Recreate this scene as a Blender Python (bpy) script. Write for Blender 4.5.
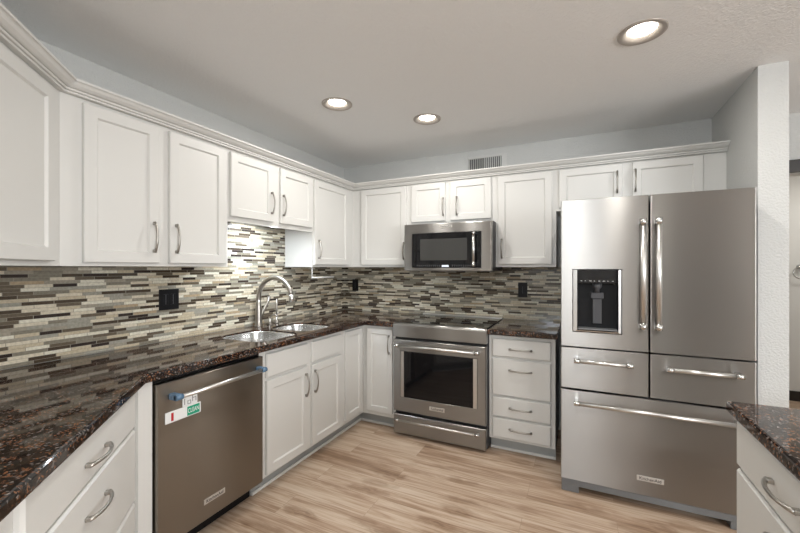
import bpy, bmesh, math, random
from mathutils import Vector, Matrix
PI = math.pi
random.seed(7)
for o in list(bpy.data.objects): bpy.data.objects.remove(o)
S = bpy.context.scene
C = S.collection

# ---------------------------------------------------------------- camera
cam_d = bpy.data.cameras.new('camera'); cam = bpy.data.objects.new('camera', cam_d); C.objects.link(cam)
cam_d.sensor_width = 36; cam_d.lens = 374.916 * 36 / 800
cam_d.shift_y = 1.54 / 800; cam_d.clip_start = 0.02
cam.location = (2.321, -3.43, 1.363); cam.rotation_euler = (PI / 2, 0, math.radians(25.613))
S.camera = cam
# ---------------------------------------------------------------- exposure, world, big lights
S.view_settings.view_transform = 'Standard'; S.view_settings.look = 'None'
S.view_settings.gamma = 1; S.view_settings.use_curve_mapping = False
S.view_settings.exposure = 0.1
W = bpy.data.worlds.new('world'); S.world = W; W.use_nodes = True
W.node_tree.nodes['Background'].inputs[0].default_value = (0.85, 0.92, 1, 1)
W.node_tree.nodes['Background'].inputs[1].default_value = 0.6

def area(name, loc, target, sx, sy, power, col=(1, 1, 1), shape='RECTANGLE', spread=PI):
    d = bpy.data.lights.new(name, 'AREA'); d.shape = shape; d.size = sx
    if shape == 'RECTANGLE': d.size_y = sy
    d.energy = power; d.color = col; d.spread = spread
    o = bpy.data.objects.new(name, d); C.objects.link(o); o.location = loc
    o.rotation_euler = (Vector(target) - Vector(loc)).to_track_quat('-Z', 'Y').to_euler()
    return o
CEIL = 2.45
# fill lights added out of view, each set in an added window opening
area('added_fill_light', (2.1, -6.76, 2.02), (2.1, 0, 2.02), 1.2, 0.42, 42, (0.86, 0.93, 1))
area('added_fill_light', (6.45, -4.7, 1.5), (0, -4.2, 3.6), 2.8, 1.2, 185, (0.97, 0.985, 1))
LAMPS = [(0.871, -1.37), (1.317, -0.879), (2.58, -1.39), (2.26, -2.75), (1.35, -4.3), (3.2, -4.2), (4.6, -2.2), (2.3, -5.6), (4.6, -5.4)]  # entries out of view are unseen lamps added for extra room light
LAMP_W = [6.5, 6.5, 8, 7.5, 8, 8, 8, 8, 8]
LAMP_COL = (1, 0.965, 0.915)

# ---------------------------------------------------------------- materials
def new_mat(name):
    m = bpy.data.materials.new(name); m.use_nodes = True
    nt = m.node_tree; b = nt.nodes['Principled BSDF']
    return m, nt, b
def N(nt, t, **k):
    n = nt.nodes.new(t)
    for a, v in k.items(): setattr(n, a, v)
    return n
def L(nt, a, b): nt.links.new(a, b)
def math_(nt, op, a, b=None, c=None):
    n = N(nt, 'ShaderNodeMath', operation=op)
    for i, v in enumerate((a, b, c)):
        if v is None: continue
        if isinstance(v, (int, float)): n.inputs[i].default_value = v
        else: L(nt, v, n.inputs[i])
    return n.outputs[0]
def ramp(nt, fac, stops, interp='LINEAR'):
    r = N(nt, 'ShaderNodeValToRGB'); r.color_ramp.interpolation = interp
    e = r.color_ramp.elements
    while len(e) > 1: e.remove(e[-1])
    e[0].position = stops[0][0]; e[0].color = (*stops[0][1], 1)
    for p, c in stops[1:]:
        x = e.new(p); x.color = (*c, 1)
    if fac is not None: L(nt, fac, r.inputs[0])
    return r.outputs[0]
def simple(name, col, rough=0.5, metal=0, spec=0.5, bump=0, bscale=200, coat=0, bdist=0.002):
    m, nt, b = new_mat(name)
    b.inputs['Base Color'].default_value = (*col, 1); b.inputs['Roughness'].default_value = rough
    b.inputs['Metallic'].default_value = metal; b.inputs['Specular IOR Level'].default_value = spec
    b.inputs['Coat Weight'].default_value = coat
    tc = N(nt, 'ShaderNodeTexCoord')
    nz = N(nt, 'ShaderNodeTexNoise'); nz.inputs['Scale'].default_value = bscale; nz.inputs['Detail'].default_value = 3
    L(nt, tc.outputs['Object'], nz.inputs['Vector'])
    if bump:
        bp = N(nt, 'ShaderNodeBump'); bp.inputs['Strength'].default_value = bump; bp.inputs['Distance'].default_value = bdist
        L(nt, nz.outputs[0], bp.inputs['Height']); L(nt, bp.outputs[0], b.inputs['Normal'])
    else:
        r = math_(nt, 'MULTIPLY_ADD', nz.outputs[0], 0.06, rough - 0.03); L(nt, r, b.inputs['Roughness'])
    return m
def emit(name, col, s):
    m, nt, b = new_mat(name)
    b.inputs['Base Color'].default_value = (0.8, 0.8, 0.8, 1)
    b.inputs['Emission Color'].default_value = (*col, 1); b.inputs['Emission Strength'].default_value = s
    return m
def steel(name, col, rough=0.3, aniso=0.75, axis='Z'):
    m, nt, b = new_mat(name)
    b.inputs['Metallic'].default_value = 1; b.inputs['Base Color'].default_value = (*col, 1)
    b.inputs['Anisotropic'].default_value = aniso
    tg = N(nt, 'ShaderNodeTangent', direction_type='RADIAL', axis=axis); L(nt, tg.outputs[0], b.inputs['Tangent']); b.inputs['Anisotropic Rotation'].default_value = 0.25
    tc = N(nt, 'ShaderNodeTexCoord'); mp = N(nt, 'ShaderNodeMapping'); mp.inputs['Scale'].default_value = (3, 3, 500)
    nz = N(nt, 'ShaderNodeTexNoise'); nz.inputs['Scale'].default_value = 1; nz.inputs['Detail'].default_value = 2
    L(nt, tc.outputs['Object'], mp.inputs[0]); L(nt, mp.outputs[0], nz.inputs['Vector'])
    L(nt, math_(nt, 'MULTIPLY_ADD', nz.outputs[0], 0.004, rough - 0.002), b.inputs['Roughness'])
    return m

M = {}
M['paint'] = simple('cabinet_white_paint', (0.65, 0.646, 0.622), 0.38, spec=0.4, bump=0.05, bscale=60)
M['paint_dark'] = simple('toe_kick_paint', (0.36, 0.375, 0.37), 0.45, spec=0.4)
M['wall'] = simple('wall_paint', (0.58, 0.585, 0.57), 0.75, spec=0.25, bump=0.8, bscale=95, bdist=0.006)
M['wall_light'] = simple('wall_cream_paint', (0.66, 0.65, 0.62), 0.75, spec=0.25, bump=0.4, bscale=130)
M['wall_dark_reflect'] = simple('added_dark_wall_paint', (0.075, 0.065, 0.055), 0.75, spec=0.25, bump=0.4, bscale=130)  # dark tone put on an unseen wall to darken the steel reflections
M['ceil'] = simple('ceiling_paint', (0.85, 0.86, 0.86), 0.85, spec=0.2, bump=0.7, bscale=90, bdist=0.005)
M['steel'] = steel('brushed_steel', (0.345, 0.335, 0.32), 0.32, 0.95)
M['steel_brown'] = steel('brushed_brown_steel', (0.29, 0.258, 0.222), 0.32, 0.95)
M['steel_plain'] = simple('satin_steel', (0.66, 0.65, 0.63), 0.32, metal=1)
M['nickel'] = simple('brushed_nickel', (0.40, 0.38, 0.35), 0.33, metal=1)
M['chrome'] = simple('chrome', (0.6, 0.6, 0.59), 0.18, metal=1)
M['sinksteel'] = simple('sink_steel', (0.66, 0.66, 0.65), 0.26, metal=1)
M['black_glass'] = simple('black_glass', (0.005, 0.005, 0.006), 0.04, spec=0.35)
M['black_plastic'] = simple('black_plastic', (0.007, 0.007, 0.008), 0.45, spec=0.2)
M['black_gap'] = simple('black_gap_rubber', (0.01, 0.01, 0.01), 0.7)
M['dark_grey'] = simple('dark_grey_enamel', (0.05, 0.05, 0.055), 0.5)
M['grey_trim'] = simple('grey_plastic_trim', (0.16, 0.165, 0.17), 0.45)
M['window_glass'] = simple('oven_window_glass', (0.012, 0.011, 0.011), 0.05, spec=0.6)
M['mesh_glass'] = simple('microwave_window_screen', (0.04, 0.04, 0.038), 0.12, spec=0.6)
M['white_plastic'] = simple('white_plastic', (0.75, 0.76, 0.76), 0.4)
M['white_ink'] = simple('white_print', (0.8, 0.8, 0.8), 0.5)
M['dark_ink'] = simple('dark_print', (0.03, 0.03, 0.03), 0.5)
M['badge'] = simple('badge_plate', (0.62, 0.6, 0.57), 0.35, metal=0.6)
M['green'] = simple('green_print', (0.0, 0.30, 0.17), 0.4)
M['red'] = simple('red_print', (0.45, 0.02, 0.03), 0.4)
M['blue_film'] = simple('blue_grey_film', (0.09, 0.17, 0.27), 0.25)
M['vent'] = simple('vent_enamel', (0.60, 0.60, 0.58), 0.45)
M['baffle'] = simple('lamp_baffle', (0.42, 0.38, 0.34), 0.35, metal=0.3)
M['bulb'] = emit('lamp_lens', (1, 0.95, 0.87), 16)
M['strip'] = emit('led_strip', (0.85, 0.92, 1), 5)
M['blue_led'] = emit('display_led', (0.15, 0.35, 0.8), 0.35)
M['door_dark'] = simple('dark_door_trim', (0.02, 0.017, 0.015), 0.35)
M['gold'] = simple('copper_drain_scrap', (0.42, 0.2, 0.09), 0.4)

def granite():
    m, nt, b = new_mat('polished_brown_granite')
    tc = N(nt, 'ShaderNodeTexCoord')
    geo = N(nt, 'ShaderNodeNewGeometry')
    P = geo.outputs['Position']
    v1 = N(nt, 'ShaderNodeTexVoronoi'); v1.inputs['Scale'].default_value = 190; L(nt, P, v1.inputs['Vector'])
    v2 = N(nt, 'ShaderNodeTexVoronoi'); v2.inputs['Scale'].default_value = 170; L(nt, P, v2.inputs['Vector'])
    nz = N(nt, 'ShaderNodeTexNoise'); nz.inputs['Scale'].default_value = 26; nz.inputs['Detail'].default_value = 5; L(nt, P, nz.inputs['Vector'])
    sp = N(nt, 'ShaderNodeSeparateColor'); L(nt, v1.outputs['Color'], sp.inputs[0])
    sp2 = N(nt, 'ShaderNodeSeparateColor'); L(nt, v2.outputs['Color'], sp2.inputs[0])
    mixed = math_(nt, 'ADD', math_(nt, 'MULTIPLY', sp.outputs[0], 0.55), math_(nt, 'MULTIPLY', nz.outputs[0], 0.55))
    base = ramp(nt, mixed, [(0.0, (0.006, 0.005, 0.005)), (0.56, (0.011, 0.008, 0.007)), (0.66, (0.028, 0.016, 0.012)),
                            (0.74, (0.07, 0.034, 0.020)), (0.81, (0.20, 0.088, 0.042)), (1, (0.28, 0.14, 0.08))])
    fl = ramp(nt, sp2.outputs[1], [(0, (0, 0, 0)), (0.9, (0, 0, 0)), (0.93, (1, 1, 1))])
    mx = N(nt, 'ShaderNodeMix', data_type='RGBA'); L(nt, fl, mx.inputs[0]); L(nt, base, mx.inputs[6])
    mx.inputs[7].default_value = (0.16, 0.14, 0.13, 1)
    L(nt, mx.outputs[2], b.inputs['Base Color'])
    b.inputs['Roughness'].default_value = 0.045; b.inputs['Specular IOR Level'].default_value = 0.42
    return m
M['granite'] = granite()

def mosaic():
    m, nt, b = new_mat('linear_mosaic_tile')
    geo = N(nt, 'ShaderNodeNewGeometry'); s = N(nt, 'ShaderNodeSeparateXYZ'); L(nt, geo.outputs['Position'], s.inputs[0])
    pitch = 0.0162
    u = math_(nt, 'SUBTRACT', s.outputs[0], s.outputs[1])
    zr = math_(nt, 'DIVIDE', math_(nt, 'SUBTRACT', s.outputs[2], 0.9125), pitch)
    row = math_(nt, 'FLOOR', zr); fz = math_(nt, 'FRACT', zr)
    wn = N(nt, 'ShaderNodeTexWhiteNoise', noise_dimensions='1D'); L(nt, row, wn.inputs['W'])
    w = math_(nt, 'ADD', math_(nt, 'DIVIDE', u, 0.112), math_(nt, 'MULTIPLY', wn.outputs[0], 731.0))
    v = N(nt, 'ShaderNodeTexVoronoi', voronoi_dimensions='1D', feature='F1'); v.inputs['Scale'].default_value = 1; v.inputs['Randomness'].default_value = 0.8
    L(nt, w, v.inputs['W'])
    ve = N(nt, 'ShaderNodeTexVoronoi', voronoi_dimensions='1D', feature='DISTANCE_TO_EDGE'); ve.inputs['Scale'].default_value = 1; ve.inputs['Randomness'].default_value = 0.8
    L(nt, w, ve.inputs['W'])
    sc = N(nt, 'ShaderNodeSeparateColor'); L(nt, v.outputs['Color'], sc.inputs[0])
    r1, r2 = sc.outputs[0], sc.outputs[1]
    pal = [(0.0, (0.62, 0.56, 0.44)), (0.16, (0.50, 0.43, 0.31)), (0.28, (0.68, 0.65, 0.54)), (0.40, (0.23, 0.21, 0.165)),
           (0.53, (0.34, 0.31, 0.25)), (0.63, (0.068, 0.050, 0.034)), (0.74, (0.13, 0.105, 0.075)), (0.82, (0.34, 0.33, 0.28)), (0.91, (0.035, 0.025, 0.022)), (0.96, (0.42, 0.33, 0.22))]
    col = ramp(nt, r1, pal, 'CONSTANT')
    nz = N(nt, 'ShaderNodeTexNoise'); nz.inputs['Scale'].default_value = 90; nz.inputs['Detail'].default_value = 5; L(nt, geo.outputs['Position'], nz.inputs['Vector'])
    vm = N(nt, 'ShaderNodeMix', data_type='RGBA', blend_type='MULTIPLY'); vm.inputs[0].default_value = 0.55
    L(nt, col, vm.inputs[6]); L(nt, ramp(nt, nz.outputs[0], [(0.3, (0.62, 0.6, 0.56)), (0.65, (1.1, 1.1, 1.1))]), vm.inputs[7])
    e1 = math_(nt, 'LESS_THAN', ve.outputs['Distance'], 0.012)
    e2 = math_(nt, 'LESS_THAN', fz, 0.09)
    g = math_(nt, 'MAXIMUM', e1, e2)
    mx = N(nt, 'ShaderNodeMix', data_type='RGBA'); L(nt, g, mx.inputs[0]); L(nt, vm.outputs[2], mx.inputs[6]); mx.inputs[7].default_value = (0.27, 0.245, 0.20, 1)
    L(nt, mx.outputs[2], b.inputs['Base Color'])
    glass = math_(nt, 'GREATER_THAN', r1, 0.40)
    ro = math_(nt, 'MULTIPLY_ADD', glass, -0.32, 0.45)
    L(nt, math_(nt, 'MAXIMUM', ro, math_(nt, 'MULTIPLY', g, 0.8)), b.inputs['Roughness'])
    bp = N(nt, 'ShaderNodeBump'); bp.inputs['Strength'].default_value = 0.5; bp.inputs['Distance'].default_value = 0.0015
    hgt = math_(nt, 'ADD', math_(nt, 'SUBTRACT', 1.0, g), math_(nt, 'MULTIPLY', r2, 0.5))
    L(nt, hgt, bp.inputs['Height']); L(nt, bp.outputs[0], b.inputs['Normal'])
    return m
M['mosaic'] = mosaic()

def planks():
    m, nt, b = new_mat('oak_plank_floor')
    geo = N(nt, 'ShaderNodeNewGeometry'); P = geo.outputs['Position']
    br = N(nt, 'ShaderNodeTexBrick'); br.offset = 0.37; br.offset_frequency = 2
    br.inputs['Scale'].default_value = 1; br.inputs['Brick Width'].default_value = 1.25; br.inputs['Row Height'].default_value = 0.185
    br.inputs['Mortar Size'].default_value = 0.0009; br.inputs['Mortar Smooth'].default_value = 0.2
    br.inputs['Color1'].default_value = (0, 0, 0, 1); br.inputs['Color2'].default_value = (1, 1, 1, 1); br.inputs['Mortar'].default_value = (0.5, 0.5, 0.5, 1)
    L(nt, P, br.inputs['Vector'])
    sx = N(nt, 'ShaderNodeSeparateXYZ'); L(nt, P, sx.inputs[0])
    off = math_(nt, 'MULTIPLY', br.outputs['Color'], 13.7)
    cb = N(nt, 'ShaderNodeCombineXYZ')
    L(nt, math_(nt, 'ADD', math_(nt, 'MULTIPLY', sx.outputs[0], 1.6), off), cb.inputs[0])
    L(nt, math_(nt, 'ADD', math_(nt, 'MULTIPLY', sx.outputs[1], 17.0), off), cb.inputs[1]); L(nt, off, cb.inputs[2])
    n1 = N(nt, 'ShaderNodeTexNoise'); n1.inputs['Scale'].default_value = 1; n1.inputs['Detail'].default_value = 6; n1.inputs['Distortion'].default_value = 0.7
    n1.inputs['Roughness'].default_value = 0.62
    L(nt, cb.outputs[0], n1.inputs['Vector'])
    cb2 = N(nt, 'ShaderNodeCombineXYZ')
    L(nt, math_(nt, 'ADD', math_(nt, 'MULTIPLY', sx.outputs[0], 4), off), cb2.inputs[0])
    L(nt, math_(nt, 'MULTIPLY', sx.outputs[1], 120.0), cb2.inputs[1]); L(nt, off, cb2.inputs[2])
    n2 = N(nt, 'ShaderNodeTexNoise'); n2.inputs['Scale'].default_value = 1; n2.inputs['Detail'].default_value = 4
    L(nt, cb2.outputs[0], n2.inputs['Vector'])
    cb3 = N(nt, 'ShaderNodeCombineXYZ')
    nd = N(nt, 'ShaderNodeTexNoise'); nd.inputs['Scale'].default_value = 9; nd.inputs['Detail'].default_value = 3; L(nt, P, nd.inputs['Vector'])
    wob = math_(nt, 'MULTIPLY_ADD', nd.outputs[0], 0.7, -0.35)
    L(nt, math_(nt, 'ADD', math_(nt, 'MULTIPLY', sx.outputs[0], 2.6), wob), cb3.inputs[0]); L(nt, math_(nt, 'ADD', math_(nt, 'MULTIPLY', sx.outputs[1], 9.0), wob), cb3.inputs[1])
    vk = N(nt, 'ShaderNodeTexVoronoi'); vk.inputs['Scale'].default_value = 1; L(nt, cb3.outputs[0], vk.inputs['Vector'])
    knot = ramp(nt, vk.outputs['Distance'], [(0.0, (0.38, 0.29, 0.23)), (0.10, (0.5, 0.42, 0.36)), (0.16, (0.74, 0.68, 0.63)), (0.22, (0.62, 0.55, 0.49)), (0.40, (1, 1, 1))])
    g = math_(nt, 'ADD', math_(nt, 'MULTIPLY', n1.outputs[0], 0.66), math_(nt, 'MULTIPLY', n2.outputs[0], 0.34))
    g = math_(nt, 'ADD', g, math_(nt, 'MULTIPLY_ADD', br.outputs['Color'], 0.10, -0.05))
    col = ramp(nt, g, [(0.34, (0.26, 0.165, 0.105)), (0.44, (0.38, 0.262, 0.18)), (0.52, (0.49, 0.365, 0.268)), (0.60, (0.57, 0.455, 0.35)), (0.72, (0.64, 0.54, 0.44))])
    mk = N(nt, 'ShaderNodeMix', data_type='RGBA', blend_type='MULTIPLY'); mk.inputs[0].default_value = 0.75
    L(nt, col, mk.inputs[6]); L(nt, knot, mk.inputs[7])
    mx = N(nt, 'ShaderNodeMix', data_type='RGBA'); L(nt, br.outputs['Fac'], mx.inputs[0]); L(nt, mk.outputs[2], mx.inputs[6]); mx.inputs[7].default_value = (0.30, 0.21, 0.15, 1)
    L(nt, mx.outputs[2], b.inputs['Base Color'])
    b.inputs['Roughness'].default_value = 0.36; b.inputs['Specular IOR Level'].default_value = 0.4
    bp = N(nt, 'ShaderNodeBump'); bp.inputs['Strength'].default_value = 0.15; bp.inputs['Distance'].default_value = 0.001
    L(nt, n2.outputs[0], bp.inputs['Height']); L(nt, bp.outputs[0], b.inputs['Normal'])
    return m
M['planks'] = planks()

# ---------------------------------------------------------------- mesh helpers
class MB:
    def __init__(s): s.bm = bmesh.new()
    def add(s, b2, mat=0, mx=None):
        for f in b2.faces: f.material_index = mat
        if mx is not None: bmesh.ops.transform(b2, matrix=mx, verts=b2.verts)
        me = bpy.data.meshes.new('tmp'); b2.to_mesh(me); b2.free(); s.bm.from_mesh(me); bpy.data.meshes.remove(me); return s
    def box(s, x0, x1, y0, y1, z0, z1, mat=0, bev=0, seg=2):
        b = bmesh.new(); bmesh.ops.create_cube(b, size=1)
        for v in b.verts: v.co = Vector(((x0 + x1) / 2 + v.co.x * (x1 - x0), (y0 + y1) / 2 + v.co.y * (y1 - y0), (z0 + z1) / 2 + v.co.z * (z1 - z0)))
        if bev: bmesh.ops.bevel(b, geom=b.edges[:], offset=bev, segments=seg, profile=0.5, affect='EDGES')
        return s.add(b, mat)
    def prism(s, poly, z0, z1, mat=0, bev=0):
        b = bmesh.new()
        lo = [b.verts.new((x, y, z0)) for x, y in poly]; hi = [b.verts.new((x, y, z1)) for x, y in poly]
        n = len(poly); b.faces.new(lo[::-1]); b.faces.new(hi)
        for i in range(n): b.faces.new((lo[i], lo[(i + 1) % n], hi[(i + 1) % n], hi[i]))
        bmesh.ops.recalc_face_normals(b, faces=b.faces[:])
        if bev:
            es = [e for e in b.edges if abs(e.verts[0].co.z - e.verts[1].co.z) < 1e-6]
            bmesh.ops.bevel(b, geom=es, offset=bev, segments=3, profile=0.5, affect='EDGES')
        return s.add(b, mat)
    def rings(s, R, mats=None, cap0=True, cap1=True, capmat=None):
        """concentric rectangles (x0,x1,z0,z1,y) bridged one after the other"""
        b = bmesh.new(); V = []
        for x0, x1, z0, z1, y in R:
            V.append([b.verts.new(p) for p in ((x0, y, z0), (x1, y, z0), (x1, y, z1), (x0, y, z1))])
        fm = []
        for k in range(len(V) - 1):
            for i in range(4):
                f = b.faces.new((V[k][i], V[k][(i + 1) % 4], V[k + 1][(i + 1) % 4], V[k + 1][i])); fm.append((f, mats[k] if mats else 0))
        if cap0: f = b.faces.new(V[0][::-1]); fm.append((f, 0))
        if cap1: f = b.faces.new(V[-1]); fm.append((f, capmat if capmat is not None else (mats[-1] if mats else 0)))
        for f, k in fm: f.material_index = k
        me = bpy.data.meshes.new('tmp'); b.to_mesh(me); b.free(); s.bm.from_mesh(me); bpy.data.meshes.remove(me); return s
    def tube(s, pts, r, seg=12, mat=0, cap=True, flat=1.0):
        b = bmesh.new(); pts = [Vector(p) for p in pts]; n = len(pts)
        rs = r if isinstance(r, (list, tuple)) else [r] * n
        prev = None; R = []
        for i, p in enumerate(pts):
            t = (pts[min(i + 1, n - 1)] - pts[max(i - 1, 0)]).normalized()
            if prev is None:
                a = Vector((0, 0, 1)) if abs(t.z) < 0.9 else Vector((1, 0, 0))
                u = t.cross(a).normalized()
            else: u = (prev - t * prev.dot(t)).normalized()
            prev = u; w = t.cross(u)
            R.append([b.verts.new(p + (u * math.cos(2 * PI * k / seg) + w * math.sin(2 * PI * k / seg) * flat) * rs[i]) for k in range(seg)])
        for i in range(n - 1):
            for k in range(seg):
                f = b.faces.new((R[i][k], R[i][(k + 1) % seg], R[i + 1][(k + 1) % seg], R[i + 1][k])); f.smooth = True
        if cap: b.faces.new(R[0][::-1]); b.faces.new(R[-1])
        bmesh.ops.recalc_face_normals(b, faces=b.faces[:])
        return s.add(b, mat)
    def lathe(s, prof, cx, cy, seg=32, mat=0, close=False):
        b = bmesh.new(); R = []
        for r, z in prof: R.append([b.verts.new((cx + r * math.cos(2 * PI * k / seg), cy + r * math.sin(2 * PI * k / seg), z)) for k in range(seg)])
        for i in range(len(R) - 1):
            for k in range(seg):
                f = b.faces.new((R[i][k], R[i][(k + 1) % seg], R[i + 1][(k + 1) % seg], R[i + 1][k])); f.smooth = True
        if close: b.faces.new(R[0][::-1]); b.faces.new(R[-1])
        bmesh.ops.remove_doubles(b, verts=b.verts[:], dist=1e-6)
        bmesh.ops.recalc_face_normals(b, faces=b.faces[:])
        return s.add(b, mat)
    def text(s, txt, size, cx, y, cz, mat=0, width=None):
        """raised lettering on a face looking along -y"""
        cu = bpy.data.curves.new('t', 'FONT'); cu.body = txt; cu.size = size; cu.align_x = 'CENTER'; cu.align_y = 'CENTER'; cu.extrude = 0.0004
        to = bpy.data.objects.new('t', cu); C.objects.link(to)
        bpy.context.view_layer.update()
        me = bpy.data.meshes.new_from_object(to.evaluated_get(bpy.context.evaluated_depsgraph_get()))
        b = bmesh.new(); b.from_mesh(me)
        if width:
            xs = [v.co.x for v in b.verts]; k = width / (max(xs) - min(xs))
            for v in b.verts: v.co.x *= k
        mx = Matrix.Translation((cx, y, cz)) @ Matrix.Rotation(PI / 2, 4, 'X')
        bpy.data.objects.remove(to); bpy.data.curves.remove(cu); bpy.data.meshes.remove(me)
        return s.add(b, mat, mx)
    def build(s, name, mats, parent=None, kind=None):
        me = bpy.data.meshes.new(name)
        s.bm.to_mesh(me); s.bm.free()
        if not isinstance(mats, (list, tuple)): mats = [mats]
        for m in mats: me.materials.append(m)
        o = bpy.data.objects.new(name, me); C.objects.link(o)
        if parent is not None: o.parent = parent
        if kind: o['kind'] = kind
        return o
def tag(o, label, cat, group=None):
    o['label'] = label; o['category'] = cat
    if group: o['group'] = group
    return o
def thing(name, label, cat, loc=(0, 0, 0), rz=0, group=None):
    o = bpy.data.objects.new(name, None); C.objects.link(o); o.empty_display_size = 0.1
    o.location = loc; o.rotation_euler = (0, 0, rz)
    return tag(o, label, cat, group)
def boolean(o, cutters, op='DIFFERENCE'):
    for c in cutters:
        md = o.modifiers.new('b', 'BOOLEAN'); md.object = c; md.operation = op; md.solver = 'EXACT'
    bpy.context.view_layer.update()
    me = bpy.data.meshes.new_from_object(o.evaluated_get(bpy.context.evaluated_depsgraph_get()))
    o.modifiers.clear(); old = o.data; o.data = me; me.name = o.name; bpy.data.meshes.remove(old)
    for c in cutters: bpy.data.objects.remove(c)

# ---------------------------------------------------------------- room shell
def slab(name, x0, x1, y0, y1, z0, z1, m): return MB().box(x0, x1, y0, y1, z0, z1).build(name, m, kind='structure')
WB = -2.736                                            # where the left wall turns 45 degrees
DG = 1.98 / math.sqrt(2)
slab('floor', -0.15, 6.65, -6.95, 2.0, -0.1, 0, M['planks'])
ceiling = MB().box(-0.15, 6.65, -6.95, 2.0, CEIL, CEIL + 0.16).build('ceiling', M['ceil'], kind='structure')
cut = MB()
for x, y in LAMPS: cut.lathe([(0.083, CEIL - 0.05), (0.083, CEIL + 0.09)], x, y, 32, close=True)
boolean(ceiling, [cut.build('cutter', M['ceil'])])
slab('wall_left', -0.12, 0, WB, 0.12, 0, CEIL, M['wall'])
MB().prism([(0, WB), (-0.12, WB - 0.0), (-0.12, WB - 0.05), (DG - 0.085, WB - DG - 0.085), (DG, WB - DG)], 0, CEIL).build('wall_diagonal', M['wall'], kind='structure')
slab('wall_nook', DG - 0.12, DG, -6.8, WB - DG - 0.05, 0, CEIL, M['wall'])
slab('wall_back', 0, 3.31, 0, 0.12, 0, CEIL, M['wall'])
slab('wall_stub', 3.185, 3.31, -0.778, 0, 0, CEIL, M['wall'])
# unseen walls of the room, with openings added for the fill lights
def wall_with_hole(name, axis, c0, c1, a0, a1, h0, h1, z0, z1, m):
    mb = MB()
    for (p, q, u, v) in ((a0, h0, 0, CEIL), (h1, a1, 0, CEIL), (h0, h1, 0, z0), (h0, h1, z1, CEIL)):
        if axis == 'x': mb.box(p, q, c0, c1, u, v)
        else: mb.box(c0, c1, p, q, u, v)
    return mb.build(name, m, kind='structure')
wall_with_hole('wall_rear', 'x', -6.92, -6.8, DG, 2.95, 1.45, 2.75, 1.78, 2.26, M['wall_light'])  # kept pale out of view to brighten the left fridge door's reflection
slab('wall_rear_added_dark', 2.95, 6.5, -6.92, -6.8, 0, CEIL, M['wall_dark_reflect'])  # unseen dark section added to darken the right fridge door's reflection
wall_with_hole('wall_right', 'y', 6.5, 6.62, -6.8, 0.14, -6.15, -3.25, 0.9, 2.1, M['wall_light'])
mb = MB()
for a in (1.45, 2.08, 2.71): mb.box(a, a + 0.04, -6.86, -6.82, 1.78, 2.26)
for z in (1.78, 2.22): mb.box(1.45, 2.75, -6.86, -6.82, z, z + 0.04)
mb.build('added_window_1', M['white_plastic'], kind='structure')  # unseen frame added around the rear fill light
mb = MB()
for a in (-6.15, -4.72, -3.29): mb.box(6.53, 6.57, a, a + 0.04, 0.9, 2.1)
for z in (0.9, 2.06): mb.box(6.53, 6.57, -6.15, -3.25, z, z + 0.04)
mb.build('added_window_2', M['white_plastic'], kind='structure')  # unseen frame added around the fill light on the right
# hall wall with the doorway right of the fridge, and the bright room beyond
mb = MB(); mb.box(3.31, 3.42, 0.14, 0.26, 0, CEIL); mb.box(4.2, 6.5, 0.14, 0.26, 0, CEIL); mb.box(3.42, 4.2, 0.14, 0.26, 2.03, CEIL)
mb.build('wall_hall', M['wall'], kind='structure')
mb = MB(); mb.box(3.38, 4.24, 0.115, 0.14, 2.03, 2.12, bev=0.004); mb.box(3.34, 3.42, 0.115, 0.14, 0, 2.12, bev=0.004); mb.box(4.2, 4.28, 0.115, 0.14, 0, 2.12, bev=0.004)
mb.build('door_1', M['door_dark'], kind='structure')
slab('wall_far', 3.31, 6.5, 1.8, 1.92, 0, CEIL, M['wall_light'])
slab('wall_far_side', 3.19, 3.31, 0.12, 1.92, 0, CEIL, M['wall_light'])
slab('wall_far_right', 6.5, 6.62, 0.14, 1.92, 0, CEIL, M['wall_light'])
slab('baseboard_far', 3.31, 6.5, 1.785, 1.8, 0, 0.10, M['door_dark'])

# ---------------------------------------------------------------- backsplash
mb = MB()
mb.box(0.0005, 0.009, WB, -0.009, 0.9125, 1.3715); mb.box(0.0005, 0.009, -1.756, -0.921, 1.3715, 1.701)
mb.prism([(0.0005, WB), (0.009, WB), (DG * 0.95, WB - DG * 0.95 + 0.012), (DG * 0.95, WB - DG * 0.95 + 0.0005)], 0.9125, 1.3715)
tag(mb.build('backsplash', M['mosaic']), 'linear glass and stone mosaic backsplash on the wall behind the sink', 'backsplash')
tag(MB().box(0.0095, 2.215, -0.009, -0.0005, 0.9125, 1.3715).build('backsplash', M['mosaic']), 'linear glass and stone mosaic backsplash on the wall behind the range', 'backsplash')

# ---------------------------------------------------------------- countertops
CF = 0.665; bz = CF * math.tan(PI / 8); ds = 1.85 / math.sqrt(2)
A = Vector((0.01, WB)); n45 = Vector((math.sqrt(.5), math.sqrt(.5)))
bend = (CF, WB + bz)
far = Vector((0.008 + ds, WB - ds)); farf = far + n45 * CF
poly = [(0.0095, -0.0095), (0.0095, WB + 0.004), (far.x + 0.004, far.y + 0.004), (farf.x, farf.y), bend, (CF, -CF), (0.939, -CF), (0.939, -0.0095)]
ct = MB().prism(poly, 0.8725, 0.912, bev=0.009).build('countertop', M['granite'])
def rrect(x0, x1, y0, y1, r, n=6):
    out = []
    for cx_, cy_, a in ((x1 - r, y1 - r, 0), (x0 + r, y1 - r, 90), (x0 + r, y0 + r, 180), (x1 - r, y0 + r, 270)):
        for k in range(n + 1):
            t = math.radians(a + 90 * k / n); out.append((cx_ + r * math.cos(t), cy_ + r * math.sin(t)))
    return out
BOWLS = [(0.175, 0.59, -1.76, -1.375), (0.20, 0.585, -1.325, -0.985)]
cm = MB().prism(rrect(*BOWLS[0], 0.11), 0.85, 0.93).prism(rrect(*BOWLS[1], 0.10), 0.85, 0.93)
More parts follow.
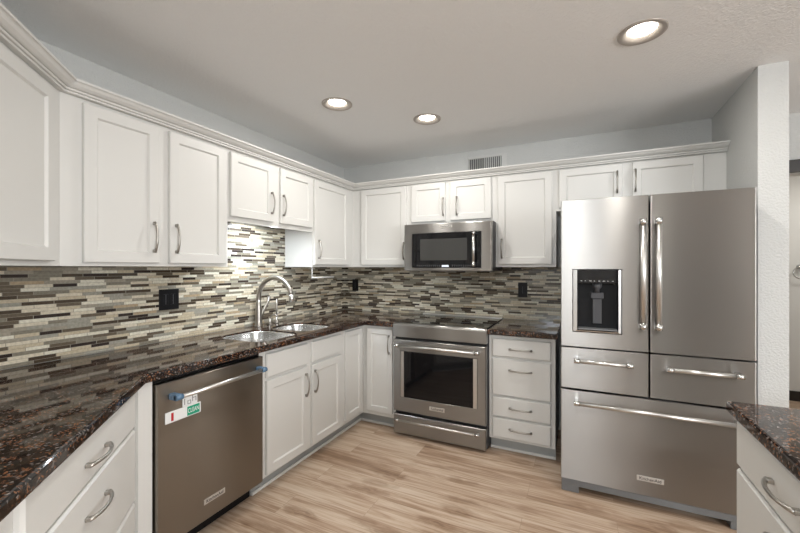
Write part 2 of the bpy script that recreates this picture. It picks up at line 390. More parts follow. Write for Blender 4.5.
boolean(ct, [cm.build('cutter', M['granite'])])
tag(ct, 'dark brown speckled granite countertop running under the window-less left wall and around the sink', 'countertop')
ct['label'] = 'dark brown speckled granite countertop wrapping the left corner around the sink'
tag(MB().prism([(1.709, -0.0095), (1.709, -CF), (2.185, -CF), (2.185, -0.0095)], 0.8725, 0.912, bev=0.009).build('countertop', M['granite']),
    'small dark granite countertop between the range and the fridge', 'countertop')
PX, PY = 2.772, -1.793
tag(MB().prism([(PX, PY), (PX, -3.0), (3.62, -3.0), (3.62, PY + 0.02)], 0.8725, 0.912, bev=0.009).build('countertop', M['granite']),
    'dark granite countertop of the peninsula at the right edge', 'countertop')

# ---------------------------------------------------------------- sink, faucets
t = thing('kitchen_sink', 'stainless steel double bowl undermount sink set in the dark granite', 'sink', (0.38, -1.37, 0.67))
def bowl(b, r, parent):
    x0, x1, y0, y1 = b; m = bmesh.new(); rows = []
    for ins, z in ((0.0012, 0.901), (0.0035, 0.902), (0.0045, 0.895), (0.010, 0.72), (0.03, 0.69), (0.06, 0.68)):
        rr = max(0.02, r - ins); P = rrect(x0 + ins, x1 - ins, y0 + ins, y1 - ins, min(rr, (x1 - x0) / 2 - ins - 0.001, (y1 - y0) / 2 - ins - 0.001))
        rows.append([m.verts.new((x - 0.38, y + 1.37, z - 0.67)) for x, y in P])
    n = len(rows[0])
    for i in range(len(rows) - 1):
        for k in range(n):
            f = m.faces.new((rows[i][k], rows[i][(k + 1) % n], rows[i + 1][(k + 1) % n], rows[i + 1][k])); f.smooth = True
    m.faces.new(rows[-1][::-1]); bmesh.ops.recalc_face_normals(m, faces=m.faces[:])
    bmesh.ops.reverse_faces(m, faces=m.faces[:])
    q = MB(); q.add(m)
    bo = q.build('bowl', M['sinksteel'], parent)
    MB().lathe([(0.001, 0.0135), (0.03, 0.0135), (0.042, 0.0115), (0.042, 0.0102)], (x0 + x1) / 2 - 0.38, (y0 + y1) / 2 + 1.37, 20).build('drain', M['chrome'], bo)
bowl(BOWLS[0], 0.11, t); bowl(BOWLS[1], 0.10, t)

t = thing('kitchen_faucet', 'brushed steel gooseneck kitchen faucet with side lever behind the sink', 'faucet', (0.078, -1.285, 0.912))
MB().lathe([(0.0, 0.0005), (0.033, 0.0005), (0.033, 0.006), (0.028, 0.012), (0.026, 0.05), (0.025, 0.12), (0.020, 0.17), (0.0165, 0.21), (0, 0.21)], 0, 0, 24).build('body', M['nickel'], t)
pts = [(0, 0, 0.16), (0, 0, 0.195)]
for k in range(19):
    a = PI - k * (PI * 0.93) / 18; pts.append((0.165 + 0.165 * math.cos(a), 0, 0.214 + 0.165 * math.sin(a)))
MB().tube(pts, 0.0175, 16).build('spout', M['nickel'], t)
e = Vector(pts[-1]); d_ = Vector((0.10, 0, -1)).normalized()
MB().tube([e - d_ * 0.004, e + d_ * 0.02, e + d_ * 0.05], [0.0185, 0.020, 0.0215], 16).build('spray_head', M['steel_plain'], t)
MB().tube([(0.0, 0.01, 0.07), (0.0, 0.045, 0.115), (0, 0.095, 0.175), (0, 0.11, 0.225)], [0.021, 0.014, 0.0095, 0.0135], 12).build('lever', M['nickel'], t)
t = thing('water_filter_faucet', 'slim chrome filtered water tap beside the gooseneck faucet', 'faucet', (0.085, -1.10, 0.912))
MB().lathe([(0, 0.0005), (0.021, 0.0005), (0.021, 0.008), (0.009, 0.02), (0.009, 0.05), (0, 0.052)], 0, 0, 20).build('base', M['nickel'], t)
MB().tube([(0, 0, 0.045), (0, 0, 0.12), (0.004, 0, 0.2)], [0.009, 0.007, 0.004], 10).build('stem', M['nickel'], t)
MB().tube([(0, 0.0, 0.075), (0.0, 0.05, 0.088)], [0.006, 0.007], 10).build('lever', M['nickel'], t)
t = thing('soap_dispenser', 'low curved steel soap pump at the foot of the gooseneck faucet', 'soap dispenser', (0.085, -1.175, 0.912))
MB().lathe([(0, 0.0005), (0.02, 0.0005), (0.02, 0.007), (0.009, 0.015), (0.009, 0.045), (0, 0.047)], 0, 0, 20).build('base', M['nickel'], t)
MB().tube([(0, 0, 0.04), (0.004, 0.004, 0.062), (0.02, 0.012, 0.076), (0.045, 0.02, 0.076), (0.062, 0.026, 0.062)], 0.0055, 10).build('nozzle', M['nickel'], t)

# ---------------------------------------------------------------- cabinets (local x runs along the wall, local -y points into the room)
def pull(parent, cx, cz, y, vertical, length=0.155, name='handle'):
    h = length / 2; pts = []; rs = []
    for k in range(13):
        a = -1 + 2 * k / 12; bow = (1 - a * a) ** 0.8 if abs(a) < 1 else 0
        pts.append((a * h, -0.012 - 0.022 * bow)); rs.append(0.0052 + 0.0022 * abs(a) ** 3)
    P = [(cx, y + b, cz + a) if vertical else (cx + a, y + b, cz) for a, b in pts]
    mb = MB().tube(P, rs, 10)
    for sg in (-1, 1):
        c = sg * (h - 0.006)
        if vertical: mb.box(cx - 0.006, cx + 0.006, y - 0.016, y - 0.0001, cz + c - 0.008, cz + c + 0.008, bev=0.002)
        else: mb.box(cx + c - 0.008, cx + c + 0.008, y - 0.016, y - 0.0001, cz - 0.006, cz + 0.006, bev=0.002)
    return mb.build(name, M['nickel'], parent)
def shaker(parent, x0, x1, z0, z1, y, handle=None, hz=None, th=0.02, w=0.052, name='door'):
    R = [(x0, x1, z0, z1, y - 0.0003), (x0, x1, z0, z1, y - th + 0.003), (x0 + 0.003, x1 - 0.003, z0 + 0.003, z1 - 0.003, y - th),
         (x0 + w, x1 - w, z0 + w, z1 - w, y - th), (x0 + w + 0.007, x1 - w - 0.007, z0 + w + 0.007, z1 - w - 0.007, y - th + 0.010)]
    o = MB().rings(R).build(name, M['paint'], parent)
    if handle is not None: pull(o, handle, hz, y - th, True)
    return o
def slabfront(parent, x0, x1, z0, z1, y, hx=None, hz=None, th=0.02):
    R = [(x0, x1, z0, z1, y - 0.0003), (x0, x1, z0, z1, y - th + 0.008), (x0 + 0.006, x1 - 0.006, z0 + 0.006, z1 - 0.006, y - th)]
    o = MB().rings(R).build('drawer' if hx is not None else 'false_drawer_front', M['paint'], parent)
    if hx is not None: pull(o, hx, hz, y - th, False)
    return o
ROT = dict(back=0, left=PI / 2, diag=3 * PI / 4, pen=-PI / 2)
ORG = dict(back=(0, 0), left=(0, 0), diag=(0, WB), pen=(3.42, 0))
def cab(side, label, zbase, name='wall_cabinet', group=None):
    t = thing(name, label, 'cabinet', (*ORG[side], zbase), ROT[side], group); t['_z'] = zbase; return t
def body(t, poly, z0, z1, extra=None):
    zb = t.location.z; return MB().prism(poly, z0 - zb, z1 - zb).build('cabinet_body', M['paint'], t)
def zz(t, *v): return [a - t.location.z for a in v]
UD = 0.305; UT = 2.122; UB = 1.372
g = 0.0005
mu = UD * math.tan(PI / 8)
def rect(x0, x1, d, y0=-g): return [(x0, y0), (x1, y0), (x1, -d), (x0, -d)]
# uppers
def upper(side, label, poly, z0, doors, y=-UD):
    t = cab(side, label, z0); body(t, poly, z0, UT)
    for x0, x1, a, b, hx, hz in doors:
        shaker(t, x0, x1, *zz(t, a, b), y, hx, None if hz is None else hz - z0)
    del t['_z']
    return t
upper('diag', 'white upper cabinet on the angled wall, cut by the left edge of the photo', [(-1.25, -g), (-g, -g), (-mu - g, -UD), (-1.25, -UD)], UB,
      [(-0.70, -0.205, 1.392, 2.10, None, None), (-1.2, -0.745, 1.392, 2.10, None, None)])
upper('left', 'white two-door upper cabinet left of the sink, nearest to the camera', [(WB + g, -g), (-1.757 - g, -g), (-1.757 - g, -UD), (WB + mu + g, -UD)], UB,
      [(-2.5302, -2.1947, 1.389, 2.105, -2.227, 1.523), (-2.1403, -1.7836, 1.389, 2.105, -2.1081, 1.523)])
t = cab('left', 'short white two-door upper cabinet above the sink', 1.662); del t['_z']
mb = MB().box(-1.757, -0.920, -UD + 0.0185, -g, 1.702 - 1.662, UT - 1.662); mb.box(-1.757, -0.920, -UD, -UD + 0.018, 0, UT - 1.662)
mb.build('cabinet_body', M['paint'], t)
for x0, x1, hx in ((-1.7453, -1.3766, -1.4028), (-1.306, -0.9383, -1.2859)): shaker(t, x0, x1, 1.695 - 1.662, 2.105 - 1.662, -UD, hx, 1.828 - 1.662)
upper('left', 'tall single-door white upper cabinet right of the sink, in the corner', rect(-0.9195, -0.0005, UD), UB,
      [(-0.9101, -0.3982, 1.392, 2.105, -0.8657, 1.52)])
upper('back', 'single-door white upper cabinet between the corner and the microwave', rect(UD + 0.0005, 0.925, UD), UB,
      [(0.414, 0.893, 1.392, 2.112, 0.872, 1.52)])
upper('back', 'short white two-door upper cabinet directly above the microwave', rect(0.9255, 1.689, UD), 1.742,
      [(0.945, 1.268, 1.775, 2.112, 1.252, 1.895), (1.311, 1.663, 1.775, 2.112, 1.373, 1.895)])
upper('back', 'tall single-door white upper cabinet between the microwave and the fridge', rect(1.6895, 2.157, UD), UB,
      [(1.719, 2.129, 1.394, 2.112, 1.750, 1.52)])
upper('back', 'white two-door upper cabinet above the fridge', rect(2.1575, 3.1845, UD), 1.80,
      [(2.178, 2.598, 1.82, 2.112, 2.563, 1.98), (2.658, 3.06, 1.82, 2.112, 2.675, 1.98)])

# crown moulding: one profile swept with mitres
def sweep(path, prof, name, m, parent=None):
    b = bmesh.new(); P = [Vector(p) for p in path]; rows = []
    for i, p in enumerate(P):
        d0 = (P[i] - P[i - 1]).normalized() if i else (P[1] - P[0]).normalized()
        d1 = (P[i + 1] - P[i]).normalized() if i < len(P) - 1 else d0
        n0 = Vector((d0.y, -d0.x)); n1 = Vector((d1.y, -d1.x)); nn = (n0 + n1).normalized(); k = 1 / nn.dot(n0)
        rows.append([b.verts.new((p.x + nn.x * k * o, p.y + nn.y * k * o, z)) for o, z in prof])
    m_ = len(prof)
    for i in range(len(rows) - 1):
        for j in range(m_): b.faces.new((rows[i][j], rows[i + 1][j], rows[i + 1][(j + 1) % m_], rows[i][(j + 1) % m_]))
    b.faces.new(rows[0]); b.faces.new(rows[-1][::-1]); bmesh.ops.recalc_face_normals(b, faces=b.faces[:])
    q = MB(); q.add(b); return q.build(name, m, parent)
sd = 1.2 / math.sqrt(2)
mcorner = Vector((UD, WB + mu))
crown = sweep([(UD + 0.75, WB + mu - 0.75), (UD, WB + mu), (UD, -UD), (3.184, -UD)],
      [(0.0005, 2.1225), (0.022, 2.1225), (0.0245, 2.1255), (0.0245, 2.1295), (0.0205, 2.1305), (0.0205, 2.1325), (0.030, 2.1335), (0.032, 2.1365), (0.032, 2.1405), (0.028, 2.1415), (0.028, 2.1435),
       (0.037, 2.1445), (0.043, 2.147), (0.055, 2.154), (0.063, 2.163), (0.067, 2.1655), (0.073, 2.1665), (0.074, 2.1755), (0.060, 2.1755), (-0.02, 2.130), (-0.02, 2.1225)], 'crown_molding', M['paint'])
tag(crown, 'white stepped crown molding running along the tops of the upper cabinets', 'molding')

# base cabinets
BD = 0.61; BZ = 0.10; BT = 0.872
def toe(t, x0, x1, y=-0.545, zb=0.0):
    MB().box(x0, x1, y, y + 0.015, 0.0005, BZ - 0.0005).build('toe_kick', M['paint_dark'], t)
    MB().prism([(x0, y - 0.0005), (x1, y - 0.0005), (x1, y - 0.016), (x0, y - 0.016)], 0.0005, 0.02, bev=0.006).build('shoe_molding', M['paint'], t)
def base(side, label, x0, x1, z1=BT):
    t = thing('base_cabinet', label, 'cabinet', (*ORG[side], 0), ROT[side]); return t
mbv = BD * math.tan(PI / 8)
# diagonal drawer base
t = base('diag', 'white drawer base cabinet with three drawers on the angled run at lower left', 0, 0)
MB().prism([(-1.30, -g), (-g, -g), (-mbv, -BD), (-1.30, -BD)], BZ, BT - g).build('cabinet_body', M['paint'], t)
c45 = math.sqrt(.5)
fil = [(-x * c45 + (y - WB) * c45, -(x * c45 + (y - WB) * c45)) for x, y in ((0.612, -2.4825), (0.630, -2.4750), (0.630, -2.417), (0.50, -2.417), (0.50, -2.433))]
MB().prism(fil, BZ, BT - g).build('filler_panel', M['paint'], t)
slabfront(t, -1.05, -0.293, 0.702, 0.843, -BD, -0.675, 0.765)
slabfront(t, -1.05, -0.293, 0.398, 0.690, -BD, -0.675, 0.602)
slabfront(t, -1.05, -0.293, 0.118, 0.386, -BD, -0.675, 0.30)
toe(t, -1.30, -0.27)
# sink base
t = base('left', 'white sink base cabinet right of the dishwasher with two doors under two false drawer fronts', 0, 0)
mb = MB(); x0, x1 = -1.795, -0.935
mb.box(x0, x1, -BD, -g, BZ, 0.655); mb.box(x0, x1, -BD, -BD + 0.018, 0.655, BT - g); mb.box(x0, x0 + 0.016, -BD + 0.018, -g, 0.655, BT - g); mb.box(x1 - 0.016, x1, -BD + 0.018, -g, 0.655, BT - g)
mb.build('cabinet_body', M['paint'], t)
slabfront(t, -1.745, -1.365, 0.700, 0.845, -BD); slabfront(t, -1.320, -0.962, 0.700, 0.845, -BD)
shaker(t, -1.745, -1.365, 0.115, 0.682, -BD, -1.398, 0.565); shaker(t, -1.320, -0.962, 0.115, 0.682, -BD, -1.300, 0.565)
toe(t, x0, x1)
# corner base
t = base('back', 'white corner base cabinet with two narrow doors meeting at the inside corner', 0, 0)
MB().prism([(g, -g), (0.9395, -g), (0.9395, -BD), (BD, -BD), (BD, -0.9345), (g, -0.9345)], BZ, BT - g).build('cabinet_body', M['paint'], t)
shaker(t, 0.658, 0.905, 0.135, 0.848, -BD, 0.878, 0.72, w=0.045)
d2 = MB().rings([(-0.905, -0.655, 0.135, 0.848, -BD - 0.0003), (-0.905, -0.655, 0.135, 0.848, -BD - 0.017), (-0.902, -0.658, 0.138, 0.845, -BD - 0.02),
                 (-0.86, -0.70, 0.18, 0.803, -BD - 0.02), (-0.853, -0.707, 0.187, 0.796, -BD - 0.010)]).build('door', M['paint'], t)
d2.rotation_euler = (0, 0, PI / 2)
toe(t, 0.5455, 0.9395)
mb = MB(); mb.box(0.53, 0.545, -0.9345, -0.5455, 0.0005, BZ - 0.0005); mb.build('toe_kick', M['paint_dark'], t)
mb = MB(); mb.prism([(0.5455, -0.9345), (0.561, -0.9345), (0.561, -0.562), (0.5455, -0.562)], 0.0005, 0.02, bev=0.006); mb.build('shoe_molding', M['paint'], t)
# drawers between range and fridge
t = base('back', 'white four-drawer base cabinet between the range and the fridge', 0, 0)
MB().prism(rect(1.711, 2.168, BD), BZ, BT - g).build('cabinet_body', M['paint'], t)
for a, b, hz in ((0.713, 0.845, 0.775), (0.428, 0.697, 0.622), (0.272, 0.415, 0.347), (0.118, 0.260, 0.193)):
    slabfront(t, 1.736, 2.142, a, b, -BD, 1.938, hz)
toe(t, 1.711, 2.168)
# peninsula
t = base('pen', 'white drawer base cabinet of the peninsula at the lower right edge', 0, 0)
MB().prism(rect(1.803, 2.95, BD), BZ, BT - g).build('cabinet_body', M['paint'], t)
slabfront(t, 1.822, 2.50, 0.712, 0.858, -BD, 2.16, 0.79)
slabfront(t, 1.822, 2.50, 0.42, 0.700, -BD, 2.16, 0.64)
slabfront(t, 1.822, 2.50, 0.118, 0.408, -BD, 2.16, 0.33)
toe(t, 1.803, 2.95)

# ---------------------------------------------------------------- bar handle for appliances
def bar(parent, p0, p1, y0, out, r, post=0.014, m='steel_plain', bracket='chrome'):
    """round bar between two square end brackets standing off a front at y0"""
    p0, p1 = Vector(p0), Vector(p1); d = (p1 - p0).normalized()
    mb = MB(); yb = y0 - out
    A_, B_ = Vector((p0.x, yb, p0.y)), Vector((p1.x, yb, p1.y)); D = Vector((d.x, 0, d.y))
    mb.tube([A_ + D * 0.012, B_ - D * 0.012], r, 16, mat=0)
    for P_ in (A_, B_):
        s_ = 1 if P_ is A_ else -1
        mb.tube([P_ - D * s_ * 0.006, P_ + D * s_ * 0.026], r * 1.22, 16, mat=1)
        cpt = P_ + D * s_ * 0.008
        mb.box(cpt.x - post, cpt.x + post, yb - r * 0.3, y0 - 0.0002, cpt.z - post, cpt.z + post, mat=1, bev=0.003)
    return mb.build('handle', [M[m], M[bracket]], parent)
def badge(parent, x0, x1, z0, z1, y, txt='KitchenAid'):
    mb = MB().box(x0, x1, y - 0.003, y - 0.0001, z0, z1, bev=0.0008)
    mb.text(txt, (z1 - z0) * 0.85, (x0 + x1) / 2, y - 0.0034, (z0 + z1) / 2, 1, width=(x1 - x0) * 0.8)
    return mb.build('badge', [M['badge'], M['dark_ink']], parent)

# ---------------------------------------------------------------- dishwasher (local frame of the left wall)
t = thing('dishwasher', 'stainless steel dishwasher with bar handle between the angled drawers and the sink cabinet', 'dishwasher', (0, 0, 0), PI / 2)
x0, x1, yf = -2.41, -1.802, -0.655
MB().box(x0 + 0.002, x1 + 0.004, -0.60, -0.06, 0.11, 0.868).build('tub_body', M['black_plastic'], t)
MB().box(x0 + 0.0, x1, -0.545, -0.50, 0.0005, 0.109).build('toe_panel', M['black_plastic'], t)
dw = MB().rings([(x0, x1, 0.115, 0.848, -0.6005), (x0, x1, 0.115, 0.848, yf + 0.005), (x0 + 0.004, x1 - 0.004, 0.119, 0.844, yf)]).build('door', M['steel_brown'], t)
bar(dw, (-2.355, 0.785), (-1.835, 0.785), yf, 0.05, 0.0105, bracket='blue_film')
badge(dw, -2.185, -2.065, 0.196, 0.222, yf)
MB().box(x0, x1, -0.62, -0.60, 0.849, 0.8675).build('control_strip', M['black_glass'], t)
# magnets
t = thing('magnet_sign', 'white and green CLEAN magnet sign on the dishwasher front', 'magnet', (0, 0, 0), PI / 2)
mb = MB().box(-2.378, -2.205, yf - 0.005, yf - 0.0005, 0.665, 0.715, bev=0.001)
mb.box(-2.275, -2.212, yf - 0.006, yf - 0.0049, 0.669, 0.711, mat=1)
mb.box(-2.352, -2.341, yf - 0.006, yf - 0.0049, 0.672, 0.708, mat=2)
mb.text('CLEAN', 0.030, -2.2435, yf - 0.0063, 0.69, 3, width=0.056)
mb.build('sign_plate', [M['white_plastic'], M['green'], M['red'], M['white_ink']], t)
t = thing('magnet_card', 'small pale sketch card magnet just above the CLEAN sign', 'magnet', (0, 0, 0), PI / 2)
mb = MB().box(-2.296, -2.222, yf - 0.003, yf - 0.0004, 0.716, 0.764)
for (a, b, c, d) in ((-2.288, -2.285, 0.724, 0.752), (-2.272, -2.255, 0.722, 0.7245), (-2.272, -2.2695, 0.722, 0.738), (-2.2575, -2.255, 0.722, 0.738), (-2.272, -2.255, 0.7375, 0.74), (-2.248, -2.245, 0.73, 0.757), (-2.248, -2.228, 0.745, 0.7475), (-2.231, -2.228, 0.728, 0.7475)):
    mb.box(a, b, yf - 0.0036, yf - 0.0029, c, d, mat=1)
mb.build('card', [M['white_plastic'], M['grey_trim']], t)

# ---------------------------------------------------------------- range
t = thing('range', 'stainless steel slide-in range with black glass cooktop and oven door', 'range', (0, 0, 0))
x0, x1, yf = 0.944, 1.706, -0.687
MB().box(x0, x1, -0.635, -0.012, 0.02, 0.905).build('oven_body', M['dark_grey'], t)
for fx in (x0 + 0.05, x1 - 0.05):
    for fy in (-0.58, -0.08): MB().lathe([(0, 0.0005), (0.018, 0.0005), (0.018, 0.0195), (0, 0.0195)], fx, fy, 12).build('foot', M['black_plastic'], t)
mb = MB(); mb.box(x0 + 0.004, x1 - 0.004, -0.655, -0.06, 0.9055, 0.9165, bev=0.002)
for (bx, by, br_) in ((1.13, -0.50, 0.10), (1.52, -0.50, 0.085), (1.13, -0.21, 0.075), (1.52, -0.21, 0.10)):
    mb.lathe([(br_ - 0.002, 0.9166), (br_ - 0.002, 0.9169), (br_, 0.9169), (br_, 0.9166)], bx, by, 40, mat=1)
mb.build('cooktop', [M['black_glass'], M['grey_trim']], t)
MB().box(x0 + 0.004, x1 - 0.004, -0.0595, -0.012, 0.9055, 0.926, bev=0.003).build('rear_trim', M['steel_plain'], t)
# control panel with a rounded top edge
b = bmesh.new(); prof = [(-0.636, 0.806), (yf, 0.806), (yf - 0.001, 0.812), (yf + 0.0, 0.895), (yf + 0.004, 0.907), (yf + 0.013, 0.915), (yf + 0.03, 0.9175), (-0.6555, 0.9175), (-0.6555, 0.9052), (-0.636, 0.9052)]
for xx in (x0, x1): pass
lo = [b.verts.new((x0, y, z)) for y, z in prof]; hi = [b.verts.new((x1, y, z)) for y, z in prof]; n = len(prof)
b.faces.new(lo); b.faces.new(hi[::-1])
for i in range(n): b.faces.new((lo[i], hi[i], hi[(i + 1) % n], lo[(i + 1) % n]))
bmesh.ops.recalc_face_normals(b, faces=b.faces[:])
q = MB(); q.add(b); q.build('control_panel', M['steel'], t)
MB().box(x0 + 0.008, x1 - 0.008, -0.66, -0.6355, 0.785, 0.8055).build('vent_gap', M['black_gap'], t)  # plain black strip filling the gap above the oven door
dr = MB().rings([(x0 + 0.004, x1 - 0.004, 0.203, 0.782, -0.6355), (x0 + 0.004, x1 - 0.004, 0.203, 0.782, yf + 0.004), (x0 + 0.008, x1 - 0.008, 0.207, 0.778, yf),
                 (1.008, 1.640, 0.318, 0.694, yf), (1.011, 1.637, 0.321, 0.691, yf + 0.004)], [0, 0, 0, 0], capmat=0).build('oven_door', M['steel'], t)
gl = MB().box(1.0112, 1.6368, yf + 0.0012, yf + 0.0039, 0.3212, 0.6908).build('oven_window', M['black_glass'], dr)
for a in (1.012, 1.608): MB().box(a, a + 0.028, yf - 0.0006, yf + 0.0011, 0.322, 0.690).build('window_trim', M['steel_plain'], dr)
bar(dr, (0.985, 0.742), (1.655, 0.742), yf, 0.048, 0.0115)
badge(dr, 1.262, 1.385, 0.252, 0.282, yf)
wd = MB().rings([(x0 + 0.004, x1 - 0.004, 0.024, 0.178, -0.6355), (x0 + 0.004, x1 - 0.004, 0.024, 0.178, yf + 0.004), (x0 + 0.008, x1 - 0.008, 0.028, 0.174, yf)]).build('drawer', M['steel'], t)
bar(wd, (0.985, 0.143), (1.655, 0.143), yf, 0.04, 0.0085, post=0.010)

# ---------------------------------------------------------------- microwave
t = thing('microwave', 'stainless steel over-the-range microwave with black glass door', 'microwave', (0, 0, 1.335))
x0, x1, yf = 0.938, 1.6985, -0.465
Z = lambda *v: [a - 1.335 for a in v]
MB().box(x0, x1, -0.425, -0.012, 0.012, 1.7405 - 1.335).build('case', M['dark_grey'], t)
MB().box(x0 + 0.01, x1 - 0.01, -0.42, -0.10, 0.0, 0.0115).build('underside_vent', M['grey_trim'], t)
z0, z1 = Z(1.337, 1.7405)
wx0, wx1, wz0, wz1 = 1.012, 1.618, *Z(1.362, 1.660)
dr = MB().rings([(x0, x1, z0, z1, -0.4255), (x0, x1, z0, z1, yf + 0.012), (x0 + 0.004, x1 - 0.004, z0 + 0.003, z1 - 0.003, yf + 0.002), (x0 + 0.012, x1 - 0.012, z0 + 0.008, z1 - 0.008, yf),
                 (wx0, wx1, wz0, wz1, yf), (wx0 + 0.004, wx1 - 0.004, wz0 + 0.004, wz1 - 0.004, yf + 0.005)]).build('door', M['steel'], t)
mb = MB().box(wx0 + 0.0045, wx1 - 0.0045, yf + 0.0015, yf + 0.0049, wz0 + 0.0045, wz1 - 0.0045)
mb.box(1.09, 1.50, yf + 0.0009, yf + 0.0014, *Z(1.428, 1.608), mat=1)
for k in range(26):
    xx = 1.06 + k * 0.0185
    if 1.27 < xx < 1.36: continue
    mb.box(xx, xx + 0.008, yf + 0.0006, yf + 0.0014, *Z(1.384, 1.388), mat=2); mb.box(xx, xx + 0.004, yf + 0.0006, yf + 0.0014, *Z(1.373, 1.377), mat=2)
mb.box(1.285, 1.345, yf + 0.0006, yf + 0.0014, *Z(1.372, 1.388), mat=3)
mb.build('door_glass', [M['black_glass'], M['mesh_glass'], M['grey_trim'], M['blue_led']], dr)
bar(dr, (1.562, 1.378 - 1.335), (1.562, 1.652 - 1.335), yf, 0.036, 0.0115, post=0.011)
badge(dr, 1.265, 1.375, *Z(1.698, 1.720), yf)

# ---------------------------------------------------------------- fridge
t = thing('refrigerator', 'stainless steel french door refrigerator with ice dispenser against the right wall', 'refrigerator', (0, 0, 0))
x0, x1, xm, yf, yb = 2.216, 3.131, 2.673, -0.934, -0.852
MB().box(x0 + 0.004, x1 - 0.002, -0.845, -0.05, 0.055, 1.752).build('case', M['dark_grey'], t)
mb = MB(); mb.box(x0 + 0.006, x1 - 0.006, -0.845, -0.80, 0.0535, 0.0545)
mb = MB(); mb.box(x0 + 0.004, x1 - 0.004, yf + 0.012, -0.846, 0.040, 0.078, bev=0.003); mb.box(x0 + 0.004, x0 + 0.10, yf + 0.014, -0.80, 0.0005, 0.046, bev=0.003); mb.box(x1 - 0.10, x1 - 0.004, yf + 0.014, -0.80, 0.0005, 0.046, bev=0.003)
mb.build('base_grille', M['grey_trim'], t)
for hx in (x0 + 0.02, x1 - 0.12): MB().box(hx, hx + 0.10, -0.84, -0.77, 1.7525, 1.768, bev=0.004).build('hinge_cover', M['grey_trim'], t)
def door_rings(a, b, c, d, r=0.005):
    out = [(a, b, c, d, yb)]
    for k in range(5):
        th = k / 4 * PI / 2; out.append((a + r * (1 - math.cos(th)), b - r * (1 - math.cos(th)), c + 0.35 * r * (1 - math.cos(th)), d - 0.35 * r * (1 - math.cos(th)), yf + r * (1 - math.sin(th))))
    return out
dx0, dx1, dz0, dz1 = 2.281, 2.541, 0.978, 1.357
R = door_rings(x0, xm - 0.0035, 0.890, 1.774)
ld = MB().rings(R + [(dx0, dx1, dz0, dz1, yf), (dx0 + 0.004, dx1 - 0.004, dz0 + 0.004, dz1 - 0.004, yf + 0.078)]).build('door', M['steel'], t)
# dispenser: panel above, recess below
a, b, c, d = dx0 + 0.026, dx1 - 0.018, dz0 + 0.012, dz1 - 0.0045
mb = MB().rings([(dx0 + 0.0045, dx1 - 0.0045, dz0 + 0.0045, dz1 - 0.0045, yf + 0.0136), (dx0 + 0.0045, dx1 - 0.0045, dz0 + 0.0045, dz1 - 0.0045, yf + 0.004), (a, b, c, d, yf + 0.001),
                 (a + 0.002, b - 0.002, c + 0.002, 1.272, yf + 0.004), (a + 0.004, b - 0.004, c + 0.004, 1.270, yf + 0.075)], [0, 0, 1, 1], cap0=False)
mb.box(a, b, yf - 0.001, yf + 0.006, 1.272, d, mat=2, bev=0.001)
for k, wd_ in enumerate((0.010, 0.006, 0.013, 0.007, 0.010, 0.012, 0.006, 0.010)):
    xx = a + 0.018 + k * 0.0235; mb.box(xx, xx + wd_, yf - 0.0014, yf - 0.0009, 1.2855, 1.2875, mat=3)
mb.build('dispenser', [M['steel_plain'], M['black_plastic'], M['black_glass'], M['white_ink']], ld)
mb = MB(); xc = (a + b) / 2
mb.lathe([(0, 1.2715), (0.026, 1.2715), (0.026, 1.25), (0.014, 1.235), (0.014, 1.215), (0, 1.215)], xc, yf + 0.035, 20)
mb.box(xc - 0.024, xc + 0.024, yf + 0.045, yf + 0.053, 1.03, 1.18, bev=0.002); mb.box(xc - 0.034, xc + 0.034, yf + 0.03, yf + 0.06, 1.18, 1.2155, bev=0.004)
mb.build('dispenser_paddle', M['dark_grey'], ld)
MB().box(a + 0.006, b - 0.006, yf - 0.010, yf + 0.07, 0.9965, 1.003, bev=0.002).build('drip_tray', M['grey_trim'], ld)
bar(ld, (2.636, 1.030), (2.636, 1.628), yf, 0.058, 0.0145, post=0.013)
rd = MB().rings(door_rings(xm + 0.0035, x1, 0.890, 1.774)).build('door', M['steel'], t)
bar(rd, (2.708, 1.030), (2.708, 1.628), yf, 0.058, 0.0145, post=0.013)
for (a, b, h0, h1) in ((x0, xm - 0.0035, 2.296, 2.585), (xm + 0.0035, x1, 2.75, 3.06)):
    o = MB().rings(door_rings(a, b, 0.637, 0.882)).build('drawer', M['steel'], t)
    bar(o, (h0, 0.815), (h1, 0.815), yf, 0.055, 0.0115, post=0.012)
o = MB().rings(door_rings(x0, x1, 0.083, 0.626)).build('freezer_drawer', M['steel'], t)
bar(o, (2.296, 0.565), (3.06, 0.565), yf, 0.055, 0.0115, post=0.012)
badge(o, 2.612, 2.74, 0.165, 0.193, yf)

# ---------------------------------------------------------------- small wall things
def outlet(name, label, loc, rz, w, h, gangs, toggles=False):
    t = thing(name, label, 'outlet', loc, rz)
    pl = MB().box(-w / 2, w / 2, -0.006, -0.0003, -h / 2, h / 2, bev=0.002).build('cover_plate', M['black_plastic'], t)
    for k in range(gangs):
        cx_ = (k - (gangs - 1) / 2) * 0.046
        mb = MB().box(cx_ - 0.017, cx_ + 0.017, -0.0085, -0.0061, -0.033, 0.033, bev=0.002)
        mb.box(cx_ - 0.0008, cx_ + 0.0008, -0.0088, -0.0084, -0.03, 0.03, mat=1)
        mb.build('socket', [M['black_plastic'], M['grey_trim']], t)
outlet('wall_outlet', 'black double-gang outlet on the mosaic behind the dishwasher counter', (0.0095, -1.945, 1.168), PI / 2, 0.125, 0.128, 2)
outlet('wall_outlet', 'black outlet on the mosaic in the corner left of the range', (0.152, -0.0095, 1.180), 0, 0.074, 0.125, 1)
outlet('wall_outlet', 'black outlet on the mosaic between the range and the fridge', (1.872, -0.0095, 1.172), 0, 0.078, 0.128, 1)

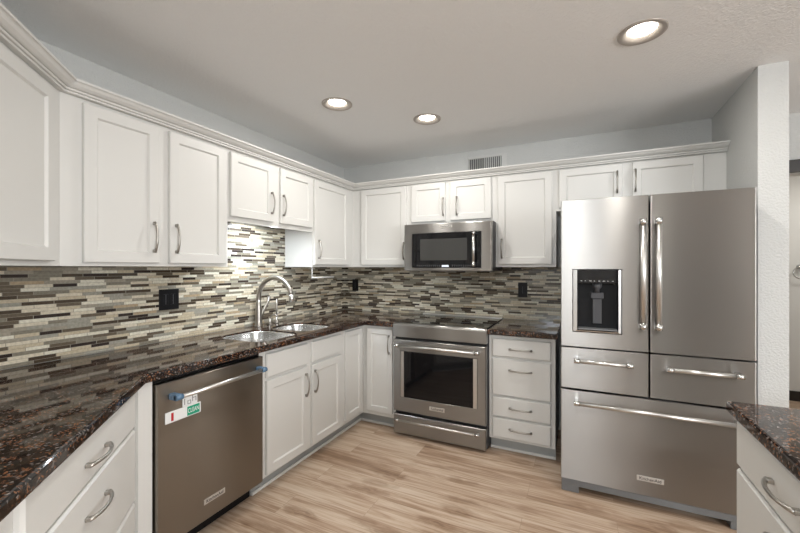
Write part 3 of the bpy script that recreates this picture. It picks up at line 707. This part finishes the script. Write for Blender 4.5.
t = thing('air_vent', 'small metal air register with vertical louvers high on the back wall', 'vent', (1.56, 0, 2.33))
MB().rings([(-0.175, 0.175, -0.08, 0.065, -0.0005), (-0.175, 0.175, -0.08, 0.065, -0.004), (-0.170, 0.130, -0.07, 0.043, -0.007), (-0.167, 0.127, -0.067, 0.040, -0.001)], [0, 0, 0], capmat=1).build('frame', [M['vent'], M['dark_grey']], t)
for k in range(17):
    xx = -0.160 + k * 0.0175
    q = MB(); q.box(-0.0012, 0.0012, -0.007, 0.007, -0.064, 0.038)
    o = q.build('louver', M['vent'], t); o.location = (xx, -0.0105, 0); o.rotation_euler = (0, 0, 0.7 if k < 8 else -0.5)

for i, (x, y) in enumerate(LAMPS):
    lab = ['recessed ceiling light nearest the left wall, above the sink', 'recessed ceiling light above the range', 'recessed ceiling light at upper right, in front of the fridge'][i] if i < 3 else 'unseen round recessed ceiling light added behind the viewpoint'
    t = thing('recessed_light', lab, 'ceiling light', (x, y, CEIL), group='added unseen ceiling lights' if i >= 3 else None)
    MB().lathe([(0.100, -0.0003), (0.100, -0.004), (0.094, -0.007), (0.082, -0.006), (0.054, 0.010), (0.054, 0.012), (0.080, 0.001), (0.082, -0.0003)], 0, 0, 48).build('trim_ring', M['baffle'], t)
    MB().lathe([(0, 0.001), (0.03, 0.002), (0.0535, 0.009), (0.0535, 0.020), (0, 0.020)], 0, 0, 48).build('lens', M['bulb'], t)
    area('recessed_lamp', (x, y, CEIL - 0.010), (x, y, 0), 0.11, 0, LAMP_W[i], LAMP_COL, 'DISK')

# light fixture under the short cabinet above the sink
t = thing('under_cabinet_light', 'slim white light fixture under the short cabinet above the sink', 'light', (0.245, -1.36, 1.7015))
MB().box(-0.03, 0.03, -0.30, 0.30, -0.018, -0.0005, bev=0.003).build('housing', M['white_plastic'], t)
MB().box(-0.022, 0.022, -0.29, 0.29, -0.021, -0.0185).build('diffuser', M['strip'], t)
area('under_cabinet_lamp', (0.245, -1.36, 1.677), (0.10, -1.36, 0.9), 0.04, 0.56, 8.5, (0.84, 0.92, 1))

# paper towel bar under the corner cabinet
t = thing('paper_towel_holder', 'slim metal paper towel bar hanging under the corner upper cabinet', 'towel holder', (0.29, -0.905, 1.3715))
MB().box(-0.012, 0.008, -0.014, 0.014, -0.003, -0.0003).build('mount', M['white_plastic'], t)
MB().tube([(0, 0, -0.003), (0, 0, -0.089)], 0.0032, 8).build('arm', M['white_plastic'], t)
MB().tube([(0, -0.004, -0.09), (0, 0.300, -0.09)], 0.006, 10).build('bar', M['white_plastic'], t)
MB().tube([(0, 0.298, -0.09), (0, 0.308, -0.09)], 0.008, 12).build('end_knob', M['nickel'], t)

# towel ring in the room beyond
t = thing('towel_ring', 'chrome towel ring on the pale wall of the room beyond the doorway', 'towel ring', (4.345, 1.80, 1.375))
MB().tube([(0, -0.0005, 0), (0, -0.05, 0)], [0.022, 0.010], 16).build('mount', M['chrome'], t)
MB().tube([(0.06 * math.sin(2 * PI * k / 32), -0.045, -0.06 + 0.06 * math.cos(2 * PI * k / 32)) for k in range(33)], 0.005, 8, cap=False).build('ring', M['chrome'], t)
area('far_room_lamp', (4.6, 1.0, 2.42), (4.6, 1.0, 0), 0.3, 0, 14, (1, 0.96, 0.9), 'DISK')
